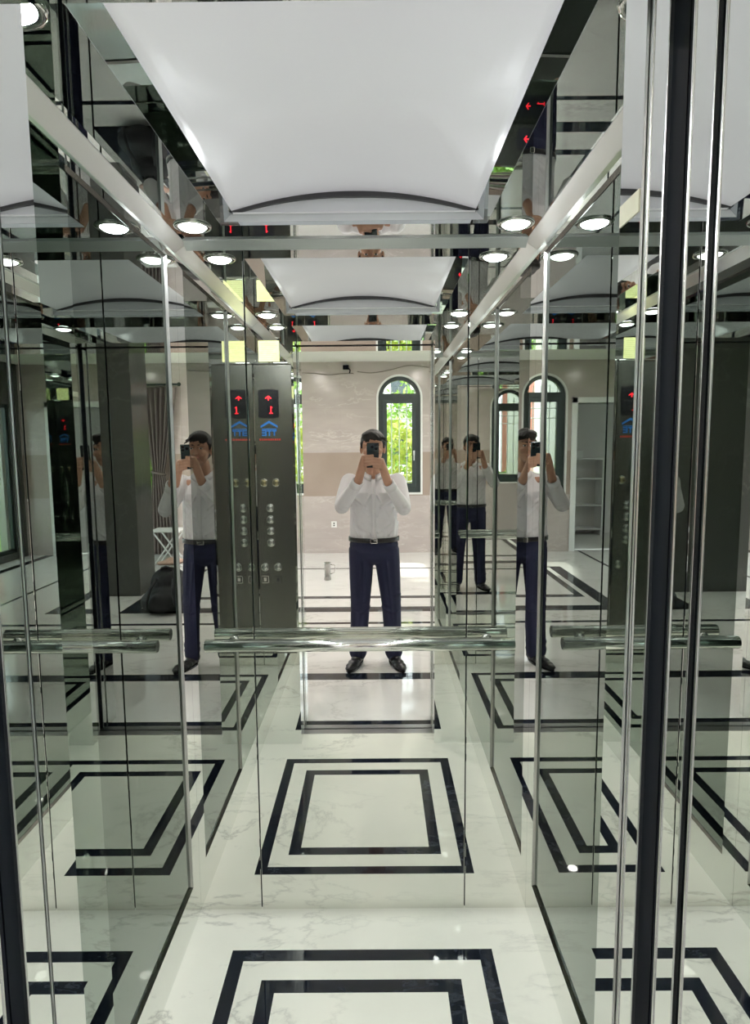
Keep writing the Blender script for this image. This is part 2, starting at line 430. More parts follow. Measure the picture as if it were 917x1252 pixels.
# downlights
def downlight(x, y, lab):
    t = thing('downlight', lab, 'downlight', (x, y, ZC), 'downlights in the lift ceiling')
    bm = bmesh.new(); add_lathe(bm, [(.036, -.003), (.040, -.006), (.050, -.004), (.052, 0.0), (.036, 0.0), (.036, -.003)], (x, y, ZC)); new_obj('trim_ring', bm, CHROME, t, True)
    bm = bmesh.new(); add_lathe(bm, [(0, -.013), (.012, -.0125), (.024, -.0105), (.032, -.007), (.0362, -.003), (.0362, -.0008), (0, -.0008)], (x, y, ZC)); new_obj('led_lens', bm, LAMP, t, True)
LX = .4456
downlight(-LX, D - .15, 'round downlight in the rear left ceiling corner, above the left handrail end')
downlight(LX, D - .15, 'round downlight in the rear right ceiling corner, above the right handrail end')
downlight(-LX, YF + .15, 'round downlight in the ceiling at the front left corner, above the button panel')
downlight(LX, YF + .15, 'round downlight in the ceiling at the front right corner, beside the door opening')

# front wall: two returns and a transom
wf = struct(new_obj('wall_front', bmesh.new(), STEEL), 'polished steel front wall of the lift beside and above the doorway')
b = bmesh.new()
add_box(b, (-HX - .028, YF - .0705, 0), (-JX, YF, ZC + .02)); add_box(b, (JX, YF - .059, 0), (HX + .028, YF, ZC + .02)); add_box(b, (-JX, YF - .059, ZH), (JX, YF, ZC + .02))
b.to_mesh(wf.data); b.free()

# door pockets and jambs -------------------------------------------------
def slab(nm, lo, hi, m, lab, bev=.002, kids=()):
    o = struct(new_obj(nm, box(lo, hi, bev), m), lab)
    return o
def jambs(s, side_word, n):
    def xr(a, b): return sorted((s * a, s * b))
    # grey seal strip between the car wall and the car door
    x = xr(JX + .004, JX + .03); new = new_obj('trim_%d' % n, box((x[0], .697 if s > 0 else .6965, .0), (x[1], .711 if s > 0 else .7005, ZH)), ALU); struct(new, 'grey seal strip in the %s door jamb' % side_word)
    x = xr(JX, JX + .40); o = slab('door_%d' % n, (x[0], .657 if s > 0 else .646, .012), (x[1], .695, ZH - .004), STEEL, 'polished lift car door slid open on the %s' % side_word)
    for yy in ((.6575, .6935) if s > 0 else (.6475,)):
        xx = xr(JX - (.0012 if s > 0 or yy < .68 else .0001), JX + .004); new_obj('edge_strip', box((xx[0], yy - .0016, .012), (xx[1], yy + .0016, ZH - .004), .0006), SATIN, o)
    o = slab('door_%d' % (n + 2), (x[0], .565, .012), (x[1], .607, ZH - .004), STEEL, 'polished landing door slid open on the %s' % side_word)
    for yy in (.5665, .6055):
        xx = xr(JX - .0012, JX + .004); new_obj('edge_strip', box((xx[0], yy - .0016, .012), (xx[1], yy + .0016, ZH - .004), .0006), SATIN, o)
    # near-black strips that stand in for the shade inside the gaps
    x = xr(JX + .02, JX + .03); struct(new_obj('trim_%d' % (n + 4), box((x[0], .6085, 0), (x[1], .6555 if s > 0 else .6445, ZH)), DKMETAL), 'black strip painting the shade in the gap between the doors on the %s' % side_word)
    x = xr(JX + .02, JX + .03); struct(new_obj('trim_%d' % (n + 6), box((x[0], .553, 0), (x[1], .5645, ZH)), DKMETAL), 'black strip painting the shade behind the landing frame on the %s' % side_word)
    # landing frame post
    x = xr(JX, JX + .10); o = struct(new_obj('trim_%d' % (n + 8), box((x[0], .440, 0.0), (x[1], .552, ZH + .10), .003), STEEL), 'polished landing door frame post on the %s' % side_word)
    xx = xr(JX - .0012, JX + .004); new_obj('edge_strip', box((xx[0], .5495, 0), (xx[1], .5525, ZH), .0006), SATIN, o)
    # added black board that blocks light in the door pocket
    x = xr(JX + .41, JX + .43); struct(new_obj('trim_%d' % (n + 10), box((x[0], .50, -.02), (x[1], .712, ZC + .1)), DKMETAL), 'added black light blocker in the door pocket on the %s' % side_word)
jambs(-1, 'left', 4); jambs(1, 'right', 5)
# header over the doorway
hd = struct(new_obj('trim_30', bmesh.new(), STEEL), 'polished door header soffit above the doorway')
b = bmesh.new(); add_box(b, (-JX - .42, .662, ZH), (JX + .42, .712, ZH + .14)); add_box(b, (-JX - .42, .440, ZH), (JX + .42, .603, ZH + .14)); b.to_mesh(hd.data); b.free()
new_obj('track_slot', box((-JX - .42, .603, ZH + .012), (JX + .42, .662, ZH + .02)), DKMETAL, hd)
# sills
def sill(nm, y0, y1, lab):
    bm = bmesh.new(); w = (y1 - y0)
    add_box(bm, (-JX - .40, y0, -.03), (JX + .40, y1, -.006))
    n = 5
    for i in range(n):
        a = y0 + w * i / n + .0015; add_box(bm, (-JX - .40, a, -.006), (JX + .40, a + w / n * .55, 0.001))
    return struct(new_obj(nm, bm, ALU), lab)
sill('trim_31', .612, .659, 'grooved aluminium car door sill'); sill('trim_32', .553, .596, 'grooved aluminium landing door sill')
struct(new_obj('trim_33', box((-JX - .4, .596, -.06), (JX + .4, .612, -.03)), DKMETAL), 'black strip painting the shade between the two sills')  # near-black strip in place of the shade between the sills

# ------------------------------------------------------------------ operating panel
cx, cz0, cz1 = -.450, .49, 1.945
cop = thing('button_panel', 'tall brushed steel lift button panel with red floor display beside the doorway', 'control panel', (cx, YF, cz0))
plate = new_obj('face_plate', box((cx - .092, YF, cz0), (cx + .092, YF + .006, cz1), .002), BRUSHED, cop)
# slim bright lip over the top
new_obj('top_lip', box((cx - .092, YF, cz1 + .002), (cx + .092, YF + .010, cz1 + .012), .003), CHROME, cop)
# display with softly bowed top and bottom
bm = bmesh.new(); zc_, hh, ww = 1.757, .064, .050; M_ = 12
dcx = -.472
poly = [(dcx - ww + 2 * ww * i / M_, zc_ - hh - .008 * (1 - (2 * i / M_ - 1) ** 2)) for i in range(M_ + 1)] + \
       [(dcx + ww - 2 * ww * i / M_, zc_ + hh + .008 * (1 - (2 * i / M_ - 1) ** 2)) for i in range(M_ + 1)]
add_prism(bm, poly, 'y', YF + .005, YF + .010)
disp = new_obj('display', bm, RUBBER, cop)
# red arrow and floor number 1, read from inside the car (text runs towards -x)
bm = bmesh.new(); yt0, yt1 = YF + .0098, YF + .0108
add_prism(bm, [(dcx + .015, zc_ + .029), (dcx, zc_ + .040), (dcx - .015, zc_ + .029), (dcx - .015, zc_ + .024), (dcx - .003, zc_ + .030), (dcx - .003, zc_ + .017), (dcx + .003, zc_ + .017), (dcx + .003, zc_ + .030), (dcx + .015, zc_ + .024)], 'y', yt0, yt1)
new_obj('arrow', bm, RED_LED, disp)
bm = bmesh.new(); nx = dcx - .008 + .020
add_box(bm, (nx - .0025, yt0, zc_ - .044), (nx + .0025, yt1, zc_ - .012)); add_box(bm, (nx + .0025, yt0, zc_ - .020), (nx + .007, yt1, zc_ - .015)); add_box(bm, (nx - .009, yt0, zc_ - .048), (nx + .009, yt1, zc_ - .044))
new_obj('floor_number', bm, RED_LED, disp)
# printed logo: roof outline over TTE, small red line below
bm = bmesh.new(); lx, lz, ly0, ly1 = dcx, 1.630, YF + .0058, YF + .0066
def lp(poly): add_prism(bm, [(lx - x, lz + z) for x, z in poly], 'y', ly0, ly1)
lp([(-.042, .010), (0, .033), (.042, .010), (.042, .020), (0, .045), (-.042, .020)])
lp([(-.036, .006), (.036, .006), (.036, .002), (-.036, .002)])
for x0 in (-.036, -.0115):
    lp([(x0, 0), (x0 + .022, 0), (x0 + .022, -.008), (x0, -.008)]); lp([(x0 + .0075, -.008), (x0 + .0145, -.008), (x0 + .0145, -.030), (x0 + .0075, -.030)])
x0 = .013
lp([(x0, 0), (x0 + .007, 0), (x0 + .007, -.030), (x0, -.030)])
for zz in (0, -.0115, -.0235): lp([(x0 + .007, zz), (x0 + .023, zz), (x0 + .023, zz - .0065), (x0 + .007, zz - .0065)])
new_obj('printed_logo', bm, BLUE, cop)
bm = bmesh.new()
xx = -.055
while xx < .05:
    w_ = random.uniform(.006, .010); add_box(bm, (lx - xx - w_, ly0, lz - .052), (lx - xx, ly1, lz - .043)); xx += w_ + .0035
new_obj('red_print_line', bm, REDP, cop)
def button(x, z, amber=False):
    bm = bmesh.new(); add_lathe(bm, [(.019, 0), (.0215, .003), (.0205, .007), (.0165, .008), (.0155, .006)], (x, YF + .005, z), (0, 1, 0), 24)
    o = new_obj('button', bm, CHROME, cop, True)
    bm = bmesh.new(); add_lathe(bm, [(.0155, .004), (.0155, .008), (.012, .0105), (.004, .0115), (0, .0115)], (x, YF + .005, z), (0, 1, 0), 24)
    new_obj('button_cap', bm, AMB if amber else SATIN, o, True)
AMB = mat('warm_metal', (.72, .62, .38), .2, 1)
button(-.506, 1.369, True); button(-.446, 1.369, True)
for z in (1.242, 1.184, 1.126, 1.067): button(-.478, z)
button(-.512, .942); button(-.446, .942)
for x in (-.512, -.446):
    bm = bmesh.new(); z = .878; r_ = .019
    for lo, hi in (((-r_, -r_), (r_, -r_ + .003)), ((-r_, r_ - .003), (r_, r_)), ((-r_, -r_), (-r_ + .003, r_)), ((r_ - .003, -r_), (r_, r_)), ((-.007, -.009), (.007, .009))):
        add_box(bm, (x + lo[0], YF + .0055, z + lo[1]), (x + hi[0], YF + .009, z + hi[1]))
    new_obj('key_switch', bm, CHROME, cop)

st = new_obj('notice_sticker', box((-.516, YF + .0003, 1.962), (-.414, YF + .0013, 2.062)), YELLOW)
tag(st, 'yellow square notice sticker on the steel above the button panel', 'sticker')
bm = bmesh.new()
for i in range(9): add_box(bm, (-.508, YF + .0012, 1.970 + i * .0095), (-.508 + random.uniform(.06, .086), YF + .0016, 1.9715 + i * .0095))
new_obj('print_line', bm, INKG, st)
bm = bmesh.new(); add_box(bm, (JX - .0010, .716, 1.803), (JX - .0002, .770, 1.827), 0)
st2 = tag(new_obj('door_sticker', bm, CREAM), 'small cream sticker high on the right steel door jamb', 'sticker')

# ------------------------------------------------------------------ handrail
rl = thing('handrail', 'round polished chrome handrail across the rear mirror wall', 'handrail', (0, D, .934))
ry, rz, rr = D - .0625, .934, .0195
bm = bmesh.new(); add_tube(bm, [(-.480, ry, rz), (-.4785, ry, rz), (.4785, ry, rz), (.480, ry, rz)], [rr - .0015, rr, rr, rr - .0015], 40)
o = new_obj('rail_tube', bm, RAILM, rl, True)
for e in o.data.polygons:
    if abs(e.normal.x) > .6: e.use_smooth = False
for s in (-1, 1):
    bm = bmesh.new(); add_tube(bm, [(s * .405, ry, rz - .004), (s * .405, ry + .03, rz - .006), (s * .405, D + .001, rz - .006)], .0065, 14)
    br = new_obj('bracket', bm, CHROME, rl, True)
    bm = bmesh.new(); add_disc(bm, (s * .405, D + .0005, rz - .006), .018, (0, -1, 0), .005, 24, .0015); new_obj('bracket_flange', bm, CHROME, br, True)

# ------------------------------------------------------------------ lobby shell
LX0, LX1, LY0, LY1, LZ = -3.2, 3.8, -5.035, .5, 2.72
r_out = (-1.25, 1.30, -3.93, -1.80)
# stone floor with inlaid black frames
rects = [(LX0 - .1, LX1 + .1, LY0 - .1, .5), (LX0 + .25, LX1 - .25, -5.09, -.12), (LX0 + .37, LX1 - .37, -5.08, -.24), (LX0 + 1.3, LX1 - 1.3, -5.07, -1.42), (LX0 + 1.34, LX1 - 1.34, -5.06, -1.48),
         (-1.27, 1.27, -3.92, -1.82), (-1.12, 1.12, -3.87, -2.00), (-1.06, 1.06, -3.86, -2.33), (-.98, .98, -3.85, -2.44)]
lf = ring_floor('ground_lobby_floor', rects, [0, 1, 0, 1, 0, 1, 0, 1, 0], [MLOB, MB]); lf.name = 'floor_lobby'
struct(lf, 'white marble lobby floor with inlaid black bands')
struct(new_obj('trim_34', box((-.75, .50, -.05), (.75, .553, .0)), MB), 'black stone threshold at the lift entrance')
struct(new_obj('ceiling_lobby', box((LX0 - .1, LY0 - .1, LZ), (LX1 + .1, .5, LZ + .1)), CEILP), 'plain white lobby ceiling')

def arch_poly(cx, hw, z0, zs, n=18):
    return [(cx - hw, z0), (cx + hw, z0), (cx + hw, zs)] + [(cx + hw * math.cos(PI * i / n), zs + hw * math.sin(PI * i / n)) for i in range(1, n)] + [(cx - hw, zs)]
rear = struct(new_obj('wall_rear', box((LX0 - .1, LY0 - .18, 0), (LX1 + .1, LY0, LZ)), MWALL), 'beige marble rear lobby wall with a tan band')
W1, W2 = .39, -1.335
cut = []
for c_ in (W1, W2):
    bm = bmesh.new(); add_prism(bm, arch_poly(c_, .30, .87, 2.215), 'y', LY0 - .3, LY0 + .1); cut.append(bm)
bm = box((-2.75, LY0 - .3, -.05), (-1.80, LY0 + .1, 2.12)); cut.append(bm)
bm = box((2.02, LY0 - .3, -.05), (3.70, LY0 + .1, 2.36)); cut.append(bm)
boolean(rear, cut)

def arched_window(n, c_, lab):
    y0, y1 = LY0 - .10, LY0 - .03
    w = struct(new_obj('window_%d' % n, bmesh.new(), WINF), lab)
    bm = bmesh.new(); add_prism(bm, arch_poly(c_, .298, .872, 2.215, 28), 'y', y0, y1); bm.to_mesh(w.data); bm.free()
    c1 = bmesh.new(); add_prism(c1, [(c_ - .185, 1.00), (c_ + .185, 1.00), (c_ + .185, 2.145), (c_ - .185, 2.145)], 'y', y0 - .1, y1 + .1)
    c2 = bmesh.new(); fan = [(c_ + .235, 2.275)] + [(c_ + .245 * math.cos(a), 2.215 + .245 * math.sin(a)) for a in [math.asin(.06 / .245) + (PI - 2 * math.asin(.06 / .245)) * i / 20 for i in range(21)]]
    fan = fan[1:]
    add_prism(c2, fan, 'y', y0 - .1, y1 + .1)
    boolean(w, [c1, c2]); w.data.materials.clear(); w.data.materials.append(WINF)
    # sash standing proud of the frame
    s = new_obj('sash', box((c_ - .235, y1 - .01, .945), (c_ + .235, y1 + .022, 2.195), .003), WINF, w)
    c3 = bmesh.new(); add_prism(c3, [(c_ - .178, 1.008), (c_ + .178, 1.008), (c_ + .178, 2.138), (c_ - .178, 2.138)], 'y', y0 - .1, y1 + .1)
    boolean(s, [c3]); s.data.materials.clear(); s.data.materials.append(WINF)
    new_obj('pane', box((c_ - .184, y0 + .03, 1.001), (c_ + .184, y0 + .036, 2.144)), PANE, s)
    bm = bmesh.new(); add_prism(bm, fan, 'y', y0 + .03, y0 + .036); new_obj('fan_pane', bm, PANE, w)
    bm = bmesh.new(); add_box(bm, (c_ + .194, y1 + .022, 1.40), (c_ + .216, y1 + .036, 1.47), .004); add_box(bm, (c_ + .198, y1 + .030, 1.33), (c_ + .212, y1 + .050, 1.45), .005); new_obj('handle', bm, BARW, w)
    # outside burglar bars
    bm = bmesh.new()
    for i in range(5): add_tube(bm, [(c_ - .22 + .11 * i, y0 - .05, .90), (c_ - .22 + .11 * i, y0 - .05, 2.38)], .007, 8)
    for z in (1.02, 1.92, 2.06): add_tube(bm, [(c_ - .29, y0 - .05, z), (c_ + .29, y0 - .05, z)], .007, 8)
    new_obj('security_bars', bm, BARW, w)
    # white plaster casing on the room side
    bm = bmesh.new(); n_ = 28
    o_ = arch_poly(c_, .325, .845, 2.215, n_); i_ = arch_poly(c_, .299, .871, 2.215, n_)
    a = [bm.verts.new((x, LY0 + .012, z)) for x, z in o_]; b_ = [bm.verts.new((x, LY0 + .012, z)) for x, z in i_]
    a2 = [bm.verts.new((x, LY0 - .001, z)) for x, z in o_]; b2 = [bm.verts.new((x, LY0 - .10, z)) for x, z in i_]
    L_ = len(a)
    for i in range(L_):
        j = (i + 1) % L_
        bm.faces.new((a[i], a[j], b_[j], b_[i])); bm.faces.new((a[i], a2[i], a2[j], a[j])); bm.faces.new((b_[i], b_[j], b2[j], b2[i]))
    bmesh.ops.recalc_face_normals(bm, faces=bm.faces); new_obj('casing', bm, PAINT_W, w)
    return w
arched_window(1, W1, 'tall arched dark-framed window in the rear marble wall'); arched_window(2, W2, 'second arched dark-framed window in the rear marble wall, nearer the white doorway')

# white doorway and side room with a shelf unit
dw = struct(new_obj('door_1', bmesh.new(), PAINT_W), 'white cased doorway in the rear lobby wall')
b = bmesh.new()
for x0, x1 in ((-2.83, -2.75), (-1.80, -1.72)): add_box(b, (x0, LY0 - .19, 0), (x1, LY0 + .02, 2.20), .004)
add_box(b, (-2.83, LY0 - .19, 2.12), (-1.72, LY0 + .02, 2.20), .004); b.to_mesh(dw.data); b.free()
rm = struct(new_obj('wall_side_room', bmesh.new(), PAINT), 'pale walls of the side room behind the white doorway')
b = bmesh.new(); add_box(b, (-3.6, -7.0, 0), (-1.74, -6.9, LZ)); add_box(b, (-3.7, -7.0, 0), (-3.6, LY0 - .18, LZ)); add_box(b, (-1.76, -7.0, 0), (-1.70, LY0 - .19, LZ)); add_box(b, (-3.7, -7, LZ), (-1.70, LY0 - .18, LZ + .05)); add_box(b, (-3.7, -7, -.05), (-1.70, LY0 - .18, 0)); b.to_mesh(rm.data); b.free()
sh = thing('shelf_unit', 'white open shelf unit inside the side room beyond the doorway', 'shelf', (-2.3, -6.7, 0))
for x in (-2.75, -1.93): new_obj('side_panel', box((x, -6.88, 0), (x + .02, -6.55, 1.3)), PAINT_W, sh)
for z in (.1, .5, .95, 1.28): new_obj('shelf_board', box((-2.73, -6.88, z), (-1.93, -6.55, z + .02)), PAINT_W, sh)
bx_ = tag(new_obj('small_box', box((-2.42, -6.75, 1.302), (-2.26, -6.60, 1.40), .006), PAINT_W), 'small white box on top of the white shelf unit', 'box')
new_obj('box_lid', box((-2.425, -6.755, 1.40), (-2.255, -6.595, 1.425), .005), PAINT_W, bx_)

# sliding garden door
gd = struct(new_obj('door_2', bmesh.new(), WINF), 'dark-framed glazed garden door in the rear lobby wall')
b = bmesh.new()
y0, y1 = LY0 - .12, LY0 - .06
for x in (2.02, 2.84, 3.65): add_box(b, (x, y0, 0), (x + .05, y1, 2.36), .003)
for z in (0, 2.31): add_box(b, (2.02, y0, z), (3.70, y1, z + .05), .003)
b.to_mesh(gd.data); b.free()
new_obj('pane', box((2.07, y0 + .02, .05), (2.84, y0 + .026, 2.31)), PANE, gd); new_obj('pane', box((2.89, y0 + .02, .05), (3.65, y0 + .026, 2.31)), PANE, gd)

# side and front lobby walls
lwl = struct(new_obj('wall_lobby_left', box((LX0 - .1, LY0, 0), (LX0, .5, LZ)), DKM), 'left lobby wall coloured dark for its dim light, with a tall window')  # dark marble stands in for the dim light on this wall
boolean(lwl, [box((LX0 - .2, -4.80, .10), (LX0 + .1, -2.60, 2.15))])
w4 = struct(new_obj('window_4', bmesh.new(), WINF), 'tall dark-framed window in the left lobby wall')
b = bmesh.new()
for y in (-4.80, -3.72, -2.65): add_box(b, (LX0 - .08, y, .10), (LX0 - .03, y + .05, 2.15), .003)
for z in (.10, 2.10): add_box(b, (LX0 - .08, -4.80, z), (LX0 - .03, -2.60, z + .05), .003)
b.to_mesh(w4.data); b.free()
for y0_, y1_ in ((-4.75, -3.72), (-3.67, -2.65)): new_obj('pane', box((LX0 - .058, y0_, .15), (LX0 - .052, y1_, 2.10)), PANE, w4)
rwl = struct(new_obj('wall_lobby_right', box((LX1, LY0, 0), (LX1 + .1, .5, LZ)), MWALL), 'marble right lobby wall with an added wide window')
boolean(rwl, [box((LX1 - .1, -4.3, .25), (LX1 + .2, -.9, 2.35))])
w3 = struct(new_obj('window_3', bmesh.new(), WINF), 'wide dark-framed window added in the right lobby wall for daylight')  # unseen window put in to bring daylight into the lobby
b = bmesh.new()
for y in (-4.3, -3.2, -2.05, -.95): add_box(b, (LX1 + .03, y, .25), (LX1 + .08, y + .05, 2.35), .003)
for z in (.25, 2.30): add_box(b, (LX1 + .03, -4.3, z), (LX1 + .08, -.9, z + .05), .003)
b.to_mesh(w3.data); b.free()
for y0_, y1_ in ((-4.25, -3.2), (-3.15, -2.05), (-2.0, -.95)): new_obj('pane', box((LX1 + .05, y0_, .30), (LX1 + .056, y1_, 2.30)), PANE, w3)
fw = struct(new_obj('wall_landing', bmesh.new(), MWALL), 'marble landing wall around the lift entrance')
b = bmesh.new()
add_box(b, (LX0 - .1, .44, 0), (-JX - .10, .5, LZ)); add_box(b, (JX + .10, .44, 0), (LX1 + .1, .5, LZ)); add_box(b, (-JX - .10, .44, ZH + .14), (JX + .10, .5, LZ)); b.to_mesh(fw.data); b.free()

# lobby ceiling: small downlights, mostly unseen, added to brighten the dim lobby
spots = [(-.9, -.75, 'nearest the lift, towards the left wall'), (.75, -.75, 'nearest the lift, towards the right wall'), (-.9, -2.0, 'above the inlaid floor frame, towards the doorway'), (.75, -2.0, 'above the inlaid floor frame, towards the column'),
         (-.9, -3.3, 'in front of the second arched window'), (.75, -3.3, 'in front of the first arched window'), (-2.3, -3.3, 'in front of the white doorway'), (2.5, -3.6, 'in front of the garden door')]
for x, y, lab in spots:
    t = thing('added_spot', 'small added lobby ceiling spot ' + lab, 'added ceiling lamp', (x, y, LZ), 'added spots in the lobby ceiling')
    bm = bmesh.new(); add_lathe(bm, [(.045, -.003), (.050, -.006), (.062, -.003), (.064, 0), (.045, 0), (.045, -.003)], (x, y, LZ)); new_obj('trim_ring', bm, PAINT_W, t, True)
    bm = bmesh.new(); add_lathe(bm, [(0, -.004), (.040, -.004), (.0455, -.002), (.0455, -.0005), (0, -.0005)], (x, y, LZ)); new_obj('led_lens', bm, FILL_L, t, True)

# curtain tied back beside the garden door
def curtain():
    bm = bmesh.new(); nu, nv = 60, 40; grid = []
    for j in range(nv + 1):
        z = .02 + 2.36 * j / nv; zt = 1.18
        # width and centre: narrow at the tie
        if z > zt: s_ = (z - zt) / (2.38 - zt); half = .075 + .16 * s_ ** .8; cc = 1.92 - .04 * s_
        else: s_ = (zt - z) / zt; half = .075 + .09 * s_ ** .6; cc = 1.92 - .02 * s_
        row = []
        for i in range(nu + 1):
            u = i / nu * 2 - 1
            row.append(bm.verts.new((cc + half * u, LY0 + .09 + .030 * math.sin(u * 19 + .4 * math.sin(z * 2)), z)))
        grid.append(row)
    for j in range(nv):
        for i in range(nu): bm.faces.new((grid[j][i], grid[j][i + 1], grid[j + 1][i + 1], grid[j + 1][i]))
    t = thing('curtain', 'long taupe curtain tied back beside the garden door', 'curtain', (1.9, LY0 + .09, 0))
    o = new_obj('drape', bm, CURT, t, True); md = o.modifiers.new('t', 'SOLIDIFY'); md.thickness = .006
    bm = bmesh.new(); add_tube(bm, [(1.92 + .088 * math.cos(a), LY0 + .09 + .05 * math.sin(a), 1.18 + .02 * math.cos(a)) for a in [2 * PI * i / 24 for i in range(24)]], .018, 10, closed=True); new_obj('tieback', bm, CURT, t, True)
    bm = bmesh.new(); add_tube(bm, [(1.60, LY0 + .09, 2.42), (3.75, LY0 + .09, 2.42)], .014, 14)
    for x in (1.60, 3.75): add_ell(bm, (x, LY0 + .09, 2.42), (.028, .028, .028))
    for x in (1.75, 3.6): add_tube(bm, [(x, LY0 + .09, 2.42), (x, LY0 + .001, 2.42)], .008, 10)
    r = new_obj('curtain_rod', bm, WINF); tag(r, 'dark curtain rod above the garden door', 'curtain rod')
curtain()

# folding stool
fs = thing('folding_stool', 'small white folding stool with crossed legs near the curtain', 'stool', (1.55, -4.15, 0))
new_obj('seat', box((1.36, -4.32, .465), (1.74, -3.98, .49), .008), PAINT_W, fs)
for y in (-4.28, -4.02):
    for s in (-1, 1):
        bm = bmesh.new(); add_tube(bm, [(1.55 - s * .17, y + s * .008, .012), (1.55 + s * .15, y + s * .008, .462)], .011, 10); new_obj('leg', bm, PAINT_W, fs, True)

# backpack and the cloth lying on it
def lump(name, pieces, m, parent, voxel=.012, sm=8):
    bm = bmesh.new()
    for p in pieces: add_ell(bm, *p)
    return fused(name, bm, m, parent, voxel, sm)
bp = thing('backpack', 'slumped black backpack on the lobby floor', 'bag', (.80, -1.90, 0))
lump('bag_body', [((.80, -1.90, .14), (.24, .17, .14)), ((.82, -1.93, .26), (.17, .13, .162)), ((.66, -1.86, .11), (.12, .12, .11)), ((.95, -1.88, .10), (.12, .13, .10)), ((.84, -1.76, .12), (.13, .08, .10))], BAGM, bp)
bm = bmesh.new()
for dx in (-.07, .09):
    add_tube(bm, [(.80 + dx, -1.80, .33), (.80 + dx * 1.3, -1.70, .25), (.80 + dx * 1.6, -1.68, .14), (.80 + dx * 1.8, -1.72, .06)], .014, 10)
new_obj('strap', bm, BAGM, bp, True)
bm = bmesh.new(); add_tube(bm, [(.77, -1.88, .37), (.78, -1.87, .42), (.82, -1.87, .435), (.86, -1.87, .42), (.87, -1.88, .37)], .011, 10); new_obj('grab_handle', bm, BAGM, bp, True)
cl = lump('folded_cloth', [((.80, -1.95, .46), (.10, .08, .025)), ((.74, -1.97, .47), (.07, .05, .02)), ((.86, -1.94, .455), (.07, .06, .02)), ((.80, -1.98, .485), (.05, .04, .02))], PINKC, None, .008)
tag(cl, 'crumpled pinkish beige cloth lying on top of the black backpack', 'cloth')

# steel pipe fitting on the floor
JUGM = mat('dull_steel', (.42, .40, .38), .18, 1)
pf = thing('steel_jug', 'slim upright polished steel jug with side handle standing alone on the lobby floor', 'jug', (-.52, -3.23, 0))
bm = bmesh.new(); add_lathe(bm, [(0, 0), (.040, 0), (.042, .01), (.036, .05), (.036, .19), (.042, .205), (.038, .205), (.032, .19), (.032, .02), (0, .02)], (-.52, -3.23, 0.0)); new_obj('jug_body', bm, JUGM, pf, True)
bm = bmesh.new(); add_tube(bm, [(-.486, -3.23, .18), (-.44, -3.23, .175), (-.43, -3.23, .13), (-.44, -3.23, .08), (-.486, -3.23, .07)], .007, 10); new_obj('handle', bm, CHROME, pf, True)

# dark marble column
struct(new_obj('column', box((1.31, -2.95, 0), (2.20, -2.50, LZ), .006), DKM), 'dark grey marble column in the lobby')

# wall items
o = thing('wall_socket', 'small white electrical socket on the lower rear marble wall', 'socket', (-.56, LY0, .42))
new_obj('socket_plate', box((-.60, LY0, .375), (-.52, LY0 + .010, .465), .004), PAINT_W, o)
for z in (.405, .437):
    bm = bmesh.new(); add_disc(bm, (-.56, LY0 + .0095, z), .010, (0, 1, 0), .002, 16); new_obj('socket_hole', bm, RUBBER, o)
jb = thing('junction_box', 'small dark junction box high on the rear wall', 'junction box', (-.36, LY0, 2.64))
new_obj('box_body', box((-.40, LY0, 2.61), (-.32, LY0 + .04, 2.67), .005), DKMETAL, jb)
bm = bmesh.new(); add_tube(bm, [(-.32, LY0 + .02, 2.625), (-.30, LY0 + .02, 2.60), (-.31, LY0 + .015, 2.56)], .008, 10); new_obj('cable_gland', bm, DKMETAL, jb, True)
for nm, pts, lab in (('loose_cord', [(-.98, 2.57), (-.80, 2.555), (-.6, 2.545), (-.42, 2.55), (-.24, 2.56)], 'long loose grey cable drooping left of the arched window top'),
                     ('loose_cord', [(-.20, 2.585), (.0, 2.565), (.25, 2.60), (.52, 2.655), (.75, 2.64), (1.1, 2.60), (1.5, 2.62)], 'loose grey cable looping over the arched window and beyond')):
    bm = bmesh.new(); pp = [(x, LY0 + .012 + .004 * math.sin(i), z + random.uniform(-.006, .006)) for i, (x, z) in enumerate(pts)]
    # catmull-rom
    fine = []
    V = [Vector(p) for p in pp]; V = [V[0]] + V + [V[-1]]
    for i in range(1, len(V) - 2):
        for kk in range(8):
            t = kk / 8; a, b_, c_, d_ = V[i - 1:i + 3]
            fine.append(.5 * ((2 * b_) + (-a + c_) * t + (2 * a - 5 * b_ + 4 * c_ - d_) * t * t + (-a + 3 * b_ - 3 * c_ + d_) * t ** 3))
    add_tube(bm, fine, .006, 8); tag(new_obj(nm, bm, noisy('grey_cable', (.20, .17, .15), (.26, .22, .20), 9, .6), None, True), lab, 'cable')

